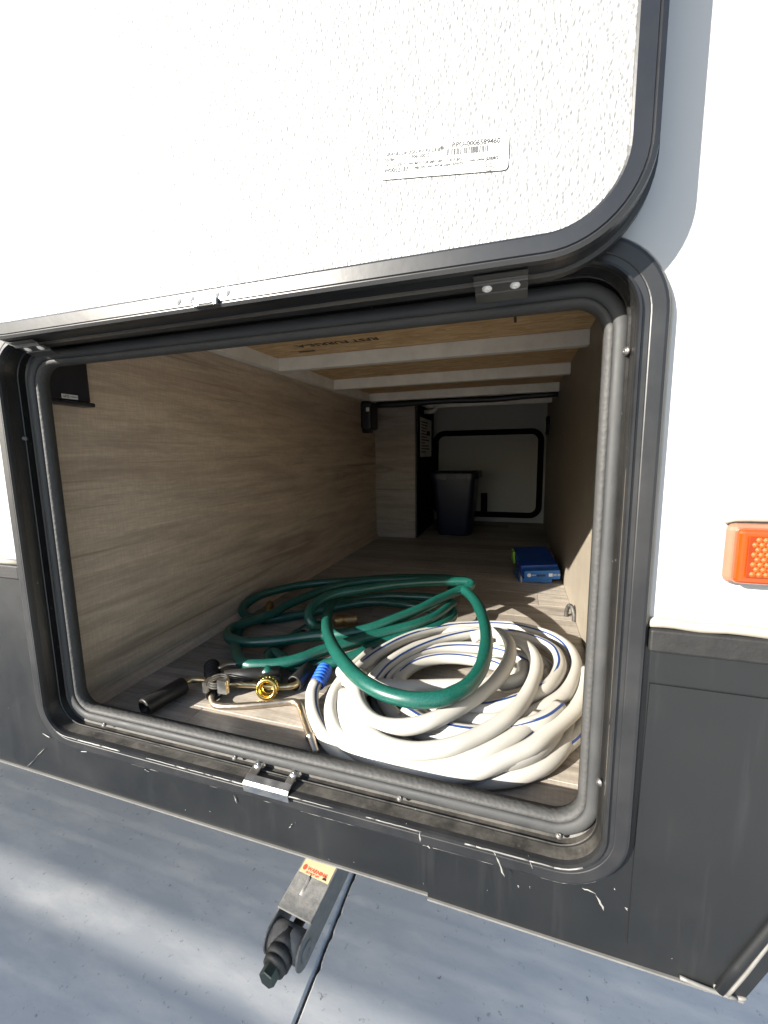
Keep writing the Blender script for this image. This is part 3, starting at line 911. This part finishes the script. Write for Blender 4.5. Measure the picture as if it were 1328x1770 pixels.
# ------------------------------------------------------------------ stabilizer jack under the skirt
def jack():
    # axis runs from under the trailer towards the viewer, slightly down
    a = py(551, 1500, .60); b_ = py(462, 1668, .455)
    e = (b_ - a).normalized()
    s = e.cross(Vector((0, 0, 1))).normalized()
    if s.x < 0: s = -s
    n = s.cross(e)
    if n.z < 0: n = -n
    M = Matrix((s, e, n)).transposed().to_4x4(); M.translation = a
    L = (b_ - a).length
    j = obj('stabilizer_jack', B(0, .001, 0, .001, 0, .001), 'steel_dusty', tr) if False else None
    w, h = .034, .058
    bm = bmesh.new()
    def prism(pts2, x0, x1):
        A = [bm.verts.new(M @ Vector((x0, p, q_))) for p, q_ in pts2]; A2 = [bm.verts.new(M @ Vector((x1, p, q_))) for p, q_ in pts2]
        bm.faces.new(A); bm.faces.new(A2[::-1])
        for i in range(len(A)): bm.faces.new((A[i], A2[i], A2[(i + 1) % len(A)], A[(i + 1) % len(A)]))
    ye = L * .56
    box(bm, -w, w, -.55, ye - .004, -.003, 0, M)            # top web
    nose = [(ye - .045, -h * .02)] + [(L * .66 + .027 * math.cos(t), -h * .55 + .027 * math.sin(t)) for t in [math.radians(70 - 14 * k) for k in range(12)]] + [(ye - .05, -h)]
    side = [(-.55, -.0032)] + nose + [(-.55, -h)]
    prism(side, -w, -w + .004)
    prism(side, w - .004, w)
    ch = obj('stabilizer_jack', bm, 'steel_dusty', tr, bevel=.0015)
    # pressed rib on the web
    bm = bmesh.new()
    tube(bm, [M @ Vector((-.006, .016, -.0040)), M @ Vector((-.006, ye * .60, -.0040))], .0050, 10, .01)
    obj('pressed_rib', bm, 'steel_dusty', ch, True)
    # pivot pins
    for sx in (-1, 1):
        bm = bmesh.new()
        lathe(bm, M @ Vector((sx * w, L * .66, -h * .55)), M @ Vector((sx * (w + 1), L * .66, -h * .55)), [(0, .015), (.002, .015), (.0032, .013), (.0032, .006), (.002, .005), (.002, 0)], 20)
        obj('pivot_pin', bm, 'steel_dusty', ch, True)
    # trunnion, collars and drive nut
    ax0 = M @ Vector((0, L * .50, -h * .55)); ax1 = M @ Vector((0, L * 1.4, -h * .30))
    bm = bmesh.new()
    cyl(bm, M @ Vector((-w + .004, L * .66, -h * .55)), M @ Vector((w - .004, L * .66, -h * .55)), .0225, n=20)
    obj('trunnion', bm, 'steel_dusty', ch, True)
    bm = bmesh.new()
    lathe(bm, ax0, ax1, [(-.06, .009), (L * .10, .009), (L * .12, .020), (L * .28, .0215), (L * .282, .0170), (L * .30, .0170), (L * .303, .0225), (L * .38, .0225), (L * .382, .0175), (L * .395, .0175), (L * .398, .0205), (L * .44, .0195), (L * .45, .0145), (L * .45, 0)], 22)
    obj('drive_screw', bm, 'dark_steel', ch, True)
    bm = bmesh.new()
    d = (ax1 - ax0).normalized()
    cyl(bm, ax0 + d * (L * .44), ax0 + d * (L * .555), .0148, n=6)
    bmesh.ops.bevel(bm, geom=bm.edges[:], offset=.0012, segments=1, affect='EDGES')
    obj('drive_nut', bm, 'nut_steel', ch)
    # warning label on the web
    def lab(x, y): return M @ Vector((x, y, .0006))
    yl = .004
    bm = bmesh.new(); bm.faces.new([bm.verts.new(lab(x, y)) for x, y in ((-w + .003, yl - .03), (w - .003, yl - .03), (w - .003, yl + .014), (-w + .003, yl + .014))])
    lo = obj('warning_label', bm, 'yellow_label', ch)
    ex_, ey_ = s, -e
    text('lettering', 'WARNING', .0085, M @ Vector((-.018, yl + .007, .0010)), ex_, ey_, 'red_ink', lo, .00005)
    text('lettering', 'DO NOT LIFT', .0045, M @ Vector((-.018, yl + .012, .0010)), ex_, ey_, 'red_ink', lo, .00005)
    bm = bmesh.new()
    bm.faces.new([bm.verts.new(M @ Vector((-.024 + .004 * math.cos(t), yl + .004 + .005 * math.sin(t), .0009))) for t in [2 * math.pi * k / 12 for k in range(12)]])
    obj('red_mark', bm, 'red_ink', lo)
    bm = bmesh.new()
    bm.faces.new([bm.verts.new(M @ Vector(p)) for p in ((.016, yl + .011, .0009), (.025, yl + .011, .0009), (.0205, yl + .002, .0009))])
    obj('triangle_mark', bm, 'ink', lo)
jack()

# ------------------------------------------------------------------ things stored inside
def P(L):
    """[(u, v, height above the floor)] -> points"""
    return [pz(u, v, FZ + h) for u, v, h in L]
# bin at the far end
def bin_():
    cx, cy = -.325, 2.30
    t = thing('storage_bin', 'dark blue plastic bin with rimmed top against the black partition', 'bin', (cx, cy, FZ))
    bm = bmesh.new()
    H = .335
    def ring(w, d, z, R=.03):
        return [bm.verts.new((cx + x, cy + y, FZ + z)) for x, y in rrect(-w, w, -d, d, 0, R, 5)]
    rs = [ring(.085, .095, .001), ring(.088, .098, .01), ring(.112, .125, H - .03), ring(.112, .125, H), ring(.106, .119, H), ring(.083, .093, .012)]
    for A, Bq in zip(rs, rs[1:]):
        for i in range(len(A)):
            j = (i + 1) % len(A); bm.faces.new((A[i], A[j], Bq[j], Bq[i]))
    bm.faces.new(rs[0][::-1]); bm.faces.new(rs[-1])
    obj('bin_body', bm, 'bin', t, True)
    obj('rim', (lambda b_: b_)(sweep_xy(cx, cy, FZ + H)), 'bin', t)
    for x in (-.055, .0, .055):
        obj('rim_clip', B(cx + x - .018, cx + x + .018, cy - .142, cy - .134, FZ + H - .034, FZ + H - .006), 'bin', t, bevel=.002)
def sweep_xy(cx, cy, z):
    bm = bmesh.new()
    prof = [(.0, -.004), (.0, .004), (.012, .004), (.016, -.002), (.016, -.030), (.013, -.030), (.013, -.004)]
    rings = [[bm.verts.new((cx + x, cy + y, z + dz)) for x, y in rrect(-.112, .112, -.125, .125, o, .03, 5)] for o, dz in prof]
    for A, Bq in zip(rings, rings[1:] + rings[:1]):
        for i in range(len(A)):
            j = (i + 1) % len(A); bm.faces.new((A[i], A[j], Bq[j], Bq[i]))
    return bm
bin_()

# blue product box by the right wall
def blue_box():
    p = pz(938, 1010, FZ)
    t = thing('blue_box', 'crumpled blue product box lying open near the scuffed side wall', 'box', (p.x - .02, p.y + .09, FZ))
    M = Matrix.Translation((p.x - .030, p.y + .10, FZ)) @ Matrix.Rotation(math.radians(9), 4, 'Z')
    low = obj('bottom_flap', B(-.060, .045, -.098, .02, .004, .016, M=M), 'box_light_blue', t, bevel=.002)
    M2 = M @ Matrix.Translation((0, 0, .028)) @ Matrix.Rotation(math.radians(7), 4, 'X') @ Matrix.Rotation(math.radians(-4), 4, 'Y')
    bd = obj('box_body', B(-.052, .068, -.085, .10, -.002, .044, M=M2), 'blue_box', t, bevel=.003)
    obj('hang_tab', B(-.046, .068, -.110, -.086, .002, .034, M=M2), 'box_light_blue', t, bevel=.002)
    ht = obj('hang_hole', B(-.006, .022, -.1112, -.1104, .014, .021, M=M2), 'black_plastic', t, bevel=.0003)
    bm = bmesh.new(); lathe(bm, M2 @ Vector((-.030, -.1105, .020)), M2 @ Vector((-.030, -1.11, .020)), [(0, .0065), (.0006, .0065), (.0006, 0)], 16)
    obj('round_mark', bm, 'paper', t)
    obj('white_mark', B(.032, .044, -.1112, -.1104, .013, .024, M=M2), 'paper', t)
    x_ = (M2.to_3x3() @ Vector((1, 0, 0))); z_ = (M2.to_3x3() @ Vector((0, 0, 1))); y_ = (M2.to_3x3() @ Vector((0, 1, 0)))
    text('lettering', 'SD 24', .009, M2 @ Vector((.046, -.1112, .015)), x_, z_, 'paper', t, .0001)
    text('lettering', 'MAX', .006, M2 @ Vector((-.021, -.1112, .018)), x_, z_, 'paper', t, .0001)
    text('lettering', 'WATER', .016, M2 @ Vector((-.040, -.030, .0445)), x_, y_, 'grey_ink', t, .0001)
    obj('torn_flap', B(-.056, -.052, -.10, -.06, -.024, .010, M=M2), 'box_card', t)
    obj('green_end', B(-.062, -.054, .03, .07, .006, .050, M=M2), 'box_green', t, bevel=.002)
blue_box()

# ---- white drinking-water hose
RW = .0116
def white_hose():
    t = thing('white_hose', 'coiled white water hose with a thin blue stripe piled on the floor', 'hose', (-.085, .70, FZ))
    bm = bmesh.new(); sb = bmesh.new()
    frs = []
    # buried turns of the pile
    rw = random.Random(11)
    base = []
    turns = [(.186, .212, .012), (.160, .182, .012), (.134, .152, .012), (.178, .205, .032), (.150, .170, .033), (.124, .140, .031)]
    cx, cy = -.085, .712
    n = 26
    for ti, (rx, ry, h) in enumerate(turns):
        nx_ = turns[(ti + 1) % len(turns)]
        ph = rw.uniform(0, 6.28); ox, oy = rw.uniform(-.006, .006), rw.uniform(-.006, .006)
        for k in range(n):
            f = k / n
            g_ = max(0, (f - .7) / .3)
            a = 2 * math.pi * f + 1.1
            x = rx + (nx_[0] - rx) * g_; y = ry + (nx_[1] - ry) * g_; hz = h + (nx_[2] - h) * g_
            wv = 1 + .025 * math.sin(2 * a + ph) + .015 * math.sin(3 * a + 2 * ph)
            base.append(Vector((cx + ox + x * wv * math.cos(a), cy + oy + y * wv * math.sin(a), FZ + max(RW, hz + .003 * math.sin(a * 2 + ph)))))
    tube(bm, base, RW, 14, .012, wob=.05)
    runs = [
        # tail with blue coupling, sweeping down the left and along the sill
        ([(547, 1180, .024), (540, 1197, .018), (541, 1228, .013), (553, 1260, .012), (571, 1285, .012), (592, 1301, .012), (622, 1317, .012), (668, 1332, .012), (720, 1340, .012), (790, 1338, .012), (876, 1327, .012), (930, 1312, .012), (975, 1290, .013), (1003, 1260, .014), (1014, 1225, .02)], (-.9, 1.0)),
        # front strand over the sill
        ([(640, 1128, .036), (606, 1160, .038), (583, 1190, .040), (574, 1214, .038), (573, 1238, .036), (584, 1268, .034), (610, 1292, .031), (637, 1307, .029), (676, 1322, .028), (715, 1333, .028), (760, 1340, .029), (792, 1339, .031), (834, 1330, .034), (876, 1312, .037), (919, 1291, .040), (950, 1266, .042), (982, 1238, .044), (1000, 1219, .045), (1012, 1190, .044), (1013, 1160, .042)], (3.4, 2.2)),
        # upper outer turn on the right, stripe below
        ([(600, 1190, .042), (612, 1165, .045), (650, 1132, .048), (705, 1103, .046), (770, 1086, .040), (812, 1082, .037), (849, 1081, .036), (887, 1083, .036), (925, 1091, .037), (961, 1104, .039), (985, 1123, .041), (995, 1149, .043), (991, 1174, .045), (977, 1199, .046), (951, 1218, .046), (922, 1233, .045), (893, 1242, .044), (839, 1247, .042), (792, 1241, .040), (745, 1226, .038), (700, 1204, .036)], (.2, 1.3)),
        # upper inner turn on the right
        ([(640, 1180, .050), (668, 1150, .054), (712, 1124, .055), (770, 1104, .052), (830, 1094, .050), (880, 1096, .050), (925, 1107, .050), (957, 1124, .051), (968, 1147, .053), (962, 1169, .054), (945, 1188, .055), (918, 1203, .054), (880, 1217, .052), (838, 1226, .050), (790, 1226, .046)], (.9, -.2)),
        # crossing strand through the middle
        ([(905, 1150, .050), (903, 1170, .052), (880, 1180, .052), (840, 1183, .052), (760, 1186, .052), (700, 1187, .052), (650, 1186, .050), (622, 1196, .046)], (2.5, 2.5)),
        # lower middle turns seen between the loops
        ([(596, 1198, .044), (596, 1235, .040), (606, 1268, .038), (636, 1294, .036), (690, 1314, .036), (745, 1320, .037), (790, 1316, .040), (835, 1302, .043), (878, 1280, .045), (905, 1262, .046), (930, 1240, .046)], (3.0, 1.4)),
        ([(700, 1230, .046), (740, 1252, .046), (800, 1266, .046), (850, 1266, .046), (900, 1258, .048), (940, 1244, .050), (968, 1222, .050)], (.2, .6)),
        # inner arcs at the back left
        ([(655, 1200, .034), (668, 1170, .038), (697, 1145, .042), (740, 1126, .043), (790, 1119, .042), (850, 1123, .042), (900, 1137, .044), (935, 1155, .046)], (.3, .9)),
        ([(686, 1190, .030), (695, 1168, .033), (722, 1148, .036), (765, 1138, .037), (815, 1140, .036), (862, 1150, .036), (890, 1166, .036)], (-.2, .8)),
        # top loops
        ([(815, 1102, .060), (846, 1094, .068), (868, 1097, .072), (882, 1116, .074), (880, 1140, .074), (866, 1166, .072), (841, 1191, .070), (809, 1214, .069), (775, 1233, .068), (736, 1250, .066), (696, 1257, .064), (660, 1253, .064), (636, 1239, .064), (621, 1217, .064), (615, 1192, .062), (600, 1172, .058), (590, 1160, .054)], (3.2, 3.2)),
        ([(860, 1105, .058), (890, 1108, .062), (911, 1118, .064), (925, 1138, .065), (927, 1161, .065), (919, 1186, .064), (904, 1212, .063), (884, 1235, .062), (855, 1256, .060), (820, 1275, .058), (782, 1290, .057), (745, 1297, .056), (712, 1298, .055), (676, 1291, .055), (647, 1277, .055), (625, 1258, .054), (611, 1232, .053), (607, 1209, .053), (612, 1185, .052), (625, 1165, .050)], (3.2, 3.2)),
    ]
    for pts, (a0_, a1_) in runs:
        fr = tube(bm, P(pts), RW, 14, .008, wob=.05)
        stripe(sb, fr, RW, a0_, a1_)
    h = obj('hose_tube', bm, 'white_hose', t, True)
    obj('blue_line', sb, 'hose_stripe', h, True)
    # blue strain relief on the end
    a = pz(548, 1184, FZ + .021); b_ = pz(560, 1160, FZ + .030)
    d = (b_ - a).normalized(); L = (b_ - a).length
    prof = [(0, RW), (.0005, .0135)]
    for k in range(5):
        s_ = .003 + k * .0075
        prof += [(s_, .0138), (s_ + .004, .0150), (s_ + .0045, .0132), (s_ + .007, .0132)]
    prof += [(.042, .0140), (.044, .0132), (.044, 0)]
    bmc = bmesh.new(); lathe(bmc, a, b_, prof, 20)
    obj('coupling', bmc, 'blue_plastic', t, True)
white_hose()

# ---- green garden hose
RG = .0116
def green_hose():
    t = thing('green_hose', 'tangled green garden hose looped in front of and over the white hose', 'hose', (-.38, .85, FZ))
    bm = bmesh.new()
    runs = [
        # top run, hooked at its left end
        [(556, 1082, .050), (541, 1080, .066), (534, 1064, .082), (540, 1049, .092), (556, 1036, .098), (583, 1026, .102), (620, 1020, .105), (675, 1012, .106), (713, 1008, .106), (751, 1006, .105), (785, 1005, .103), (806, 1006, .100), (815, 1010, .096), (808, 1017, .090), (788, 1023, .086), (760, 1036, .082), (732, 1050, .078), (704, 1062, .074), (675, 1073, .070), (638, 1087, .062), (600, 1095, .056), (558, 1098, .050), (521, 1102, .044), (483, 1107, .040), (445, 1110, .036), (415, 1109, .034), (398, 1103, .032), (394, 1095, .032), (404, 1085, .032), (432, 1075, .032), (472, 1060, .036), (492, 1048, .042), (521, 1035, .050), (558, 1020, .058), (596, 1010, .064), (640, 1004, .068), (700, 1001, .070), (760, 1000, .070), (806, 1003, .070)],
        # big loop lying over the white coil
        [(600, 1028, .060), (584, 1032, .068), (572, 1045, .076), (566, 1064, .082), (566, 1090, .086), (575, 1116, .090), (592, 1142, .092), (618, 1170, .094), (647, 1190, .094), (676, 1202, .094), (715, 1210, .094), (760, 1208, .095), (785, 1199, .097), (809, 1185, .100), (829, 1160, .104), (838, 1134, .107), (841, 1102, .108), (836, 1071, .106), (825, 1044, .102), (812, 1028, .094), (800, 1020, .086), (780, 1016, .070)],
        # middle runs towards the viewer
        [(463, 1166, .030), (462, 1150, .026), (466, 1134, .026), (474, 1129, .028), (488, 1137, .024), (500, 1148, .016), (513, 1154, .014), (539, 1151, .016), (577, 1145, .022), (620, 1131, .030), (638, 1121, .034), (675, 1108, .040), (713, 1097, .044), (751, 1085, .046), (775, 1073, .046), (784, 1062, .046), (780, 1050, .050), (783, 1042, .056), (772, 1052, .062), (751, 1067, .062), (713, 1081, .060), (675, 1091, .056), (638, 1101, .052), (600, 1112, .048), (558, 1124, .044), (521, 1138, .040), (483, 1147, .036), (445, 1150, .034), (424, 1148, .034), (412, 1136, .034), (408, 1118, .026), (410, 1098, .018), (418, 1078, .016), (440, 1070, .014), (492, 1066, .014), (530, 1060, .016), (600, 1046, .026), (638, 1041, .032), (675, 1042, .036), (713, 1047, .038), (752, 1054, .036)],
        # dark loops at the back
        [(760, 1034, .046), (713, 1031, .046), (666, 1031, .040), (610, 1038, .030), (560, 1050, .020), (520, 1062, .014), (470, 1070, .014), (436, 1068, .016), (420, 1058, .024), (424, 1046, .034), (445, 1031, .046), (483, 1019, .052), (530, 1010, .056), (577, 1006, .058), (620, 1003, .058), (675, 999, .056), (713, 998, .056), (770, 999, .054), (800, 1004, .048)],
        [(520, 1098, .014), (500, 1104, .012), (480, 1116, .012), (464, 1132, .012)],
        [(560, 1072, .014), (530, 1086, .014), (510, 1098, .014)],
    ]
    for r_ in runs:
        tube(bm, P(r_), RG, 14, .008, wob=.05)
    obj('hose_tube', bm, 'green_hose', t, True)
    # brass swivel coupling facing the viewer
    c0 = pz(463, 1170, FZ + .030); c1 = pz(462, 1190, FZ + .0205)
    d = (c1 - c0).normalized(); L = (c1 - c0).length
    d = Vector((.26, -.86, .20)).normalized(); c0 = c1 - d * .026
    bmc = bmesh.new()
    lathe(bmc, c0, c0 + d, [(-.012, .011), (.006, .0118), (.008, .0160), (.012, .0186), (.014, .0192), (.024, .0192), (.0245, .0180), (.0262, .0180), (.0268, .0194), (.0315, .0194), (.0335, .0180), (.0338, .0150), (.0325, .0128), (.024, .0122), (.016, .0118), (.016, 0)], 24)
    cp_ = obj('swivel_coupling', bmc, 'brass', t, True)
    bmc = bmesh.new()
    lathe(bmc, c0 + d * .0155, c0 + d, [(0, .0111), (.0006, .0111), (.0010, .0060), (-.01, .0055)], 20)
    obj('washer', bmc, 'black_grip', cp_, True)
    bmc = bmesh.new()
    a_ = d.orthogonal().normalized(); b2 = d.cross(a_)
    for k in range(20):
        tt = 2 * math.pi * k / 20
        e = a_ * math.cos(tt) + b2 * math.sin(tt)
        cyl(bmc, c0 + d * .015 + e * .0188, c0 + d * .0240 + e * .0188, .0016, n=6)
    tag(obj('knurling', bmc, 'brass', cp_, True), kind='stuff')
    bmc = bmesh.new()
    hs0 = c0 - d * .004
    lathe(bmc, hs0, hs0 - d, [(0, .0125), (.004, .0135), (.022, .0135), (.024, .012)], 20)
    obj('ferrule', bmc, 'grey_plastic', cp_, True)
    # dull brass male end at the back
    m0 = pz(578, 1073, FZ + .030); m1 = pz(626, 1070, FZ + .030)
    d = (m1 - m0).normalized(); L = (m1 - m0).length
    prof = [(0, .012), (.004, .016), (.022, .016), (.023, .013), (.030, .013)]
    for k in range(5):
        s_ = .031 + .005 * k; prof += [(s_, .0128), (s_ + .002, .0142), (s_ + .004, .0128)]
    prof += [(.057, .0125), (.057, .009), (.03, .009), (.03, 0)]
    bmc = bmesh.new(); lathe(bmc, m0, m1, prof, 20)
    obj('male_fitting', bmc, 'old_brass', t, True)
    # grey ribbed sleeve between the runs and small brass tip far left
    s0 = pz(556, 1078, FZ + .020); s1 = pz(515, 1104, FZ + .018)
    bmc = bmesh.new()
    prof = [(0, .013)]
    for k in range(7):
        s_ = .002 + .009 * k; prof += [(s_, .0150), (s_ + .006, .0150), (s_ + .0065, .0138), (s_ + .009, .0138)]
    prof += [(.066, .012)]
    lathe(bmc, s0, s1, prof, 18)
    obj('ribbed_sleeve', bmc, 'grey_plastic', t, True)
    b0 = pz(465, 1052, FZ + .018); b1 = pz(468, 1042, FZ + .026)
    bmc = bmesh.new(); lathe(bmc, b0, b1, [(-.02, .010), (.0, .012), (.006, .0125), (.012, .0105), (.022, .0100), (.026, .007), (.026, 0)], 16)
    obj('hose_tip', bmc, 'old_brass', t, True)
green_hose()

# ---- crank handles
def grip(bm, a, b_, r, ribs=0):
    L = (b_ - a).length
    prof = [(0, r * .55), (.0005, r * .95), (.003, r)]
    if ribs:
        for k in range(ribs):
            s_ = .004 + (L - .008) * k / ribs; w_ = (L - .008) / ribs
            prof += [(s_, r), (s_ + w_ * .55, r), (s_ + w_ * .6, r * .86), (s_ + w_ * .95, r * .86)]
    else:
        prof += [(L * .5, r * .97), (L - .003, r)]
    prof += [(L - .001, r), (L, r * .9), (L, r * .62), (L - .012, r * .60), (L - .012, 0)]
    lathe(bm, a, b_, prof, 20)
def crank_a():
    t = thing('crank_handle', 'gold rod jack crank with a thick black grip at its left end', 'crank', tuple(pz(420, 1190, FZ)))
    pts = [(306, 1191, .018), (317, 1183, .020), (330, 1176, .021), (355, 1176, .021), (389, 1182, .021), (442, 1184, .018), (486, 1188, .016), (512, 1183, .018), (530, 1166, .020)]
    bm = bmesh.new(); tube(bm, P(pts), .0058, 12, .005); obj('rod', bm, 'zinc_yellow', t, True)
    bm = bmesh.new(); grip(bm, pz(318, 1184, FZ + .020), pz(248, 1224, FZ + .0175), .0158); obj('grip', bm, 'black_grip', t, True)
    bm = bmesh.new(); a = pz(536, 1156, FZ + .021); b_ = pz(509, 1182, FZ + .0185)
    L = (b_ - a).length
    lathe(bm, a, b_, [(0, .008), (.002, .0150), (L - .001, .0152), (L, .0148), (L, .0120), (L - .03, .0118), (L - .03, 0)], 20); obj('sleeve', bm, 'black_grip', t, True)
def crank_b():
    t = thing('crank_handle', 'bent bare steel crank rod with an upright ribbed black grip', 'crank', tuple(pz(440, 1215, FZ)))
    pts = [(368, 1190, .018), (366, 1203, .0120), (368, 1213, .0075), (377, 1220, .0065), (409, 1221, .0065), (460, 1217, .0066), (498, 1213, .0067), (511, 1214, .0068), (519, 1222, .0070), (525, 1240, .0075), (531, 1257, .0080), (537, 1274, .0085)]
    bm = bmesh.new(); tube(bm, P(pts), .0060, 12, .004); obj('rod', bm, 'rod', t, True)
    bm = bmesh.new(); a = pz(537, 1273, FZ + .0085); b_ = pz(546, 1302, FZ + .0088)
    L = (b_ - a).length
    lathe(bm, a, b_, [(0, .0062), (.0005, .0080), (.004, .0080), (.0045, .0064), (L, .0062), (L, 0)], 14); obj('rod_tip', bm, 'rod', t, True)
    bm = bmesh.new(); grip(bm, pz(366, 1150, FZ + .020), pz(370, 1199, FZ + .0175), .0150, 9); obj('grip', bm, 'black_grip', t, True)
def folded_tool():
    t = thing('hose_adapter', 'black plastic hose adapter with a small grey metal clip on its end', 'adapter', tuple(pz(420, 1172, FZ)))
    bm = bmesh.new(); a = pz(456, 1164, FZ + .028); b_ = pz(388, 1172, FZ + .030)
    L = (b_ - a).length
    lathe(bm, a, b_, [(-.03, .008), (-.028, .0115), (.0, .0120), (.02, .0135), (L, .0135), (L, .010), (L - .01, .0095), (L - .01, 0)], 20); obj('body', bm, 'black_grip', t, True)
    bm = bmesh.new()
    c = pz(378, 1178, FZ + .040)
    for k in range(3):
        lathe(bm, c + Vector((0, 0, -.004 + .004 * k)), c + Vector((.02, 0, 1)), [(0, .0150), (0, .0185 - .001 * k), (.0022, .0185 - .001 * k), (.0022, .0150), (0, .0150)], 22)
    box(bm, c.x + .012, c.x + .030, c.y - .018, c.y - .010, c.z - .010, c.z + .014)
    box(bm, c.x - .022, c.x - .014, c.y - .016, c.y + .002, c.z - .016, c.z + .004)
    obj('clip', bm, 'zinc', t)
    bm = bmesh.new(); tube(bm, P([(378, 1156, .030), (392, 1149, .032), (408, 1148, .030), (420, 1150, .026)]), .0042, 8, .005); obj('wire', bm, 'rod', t, True)
crank_a(); crank_b(); folded_tool()
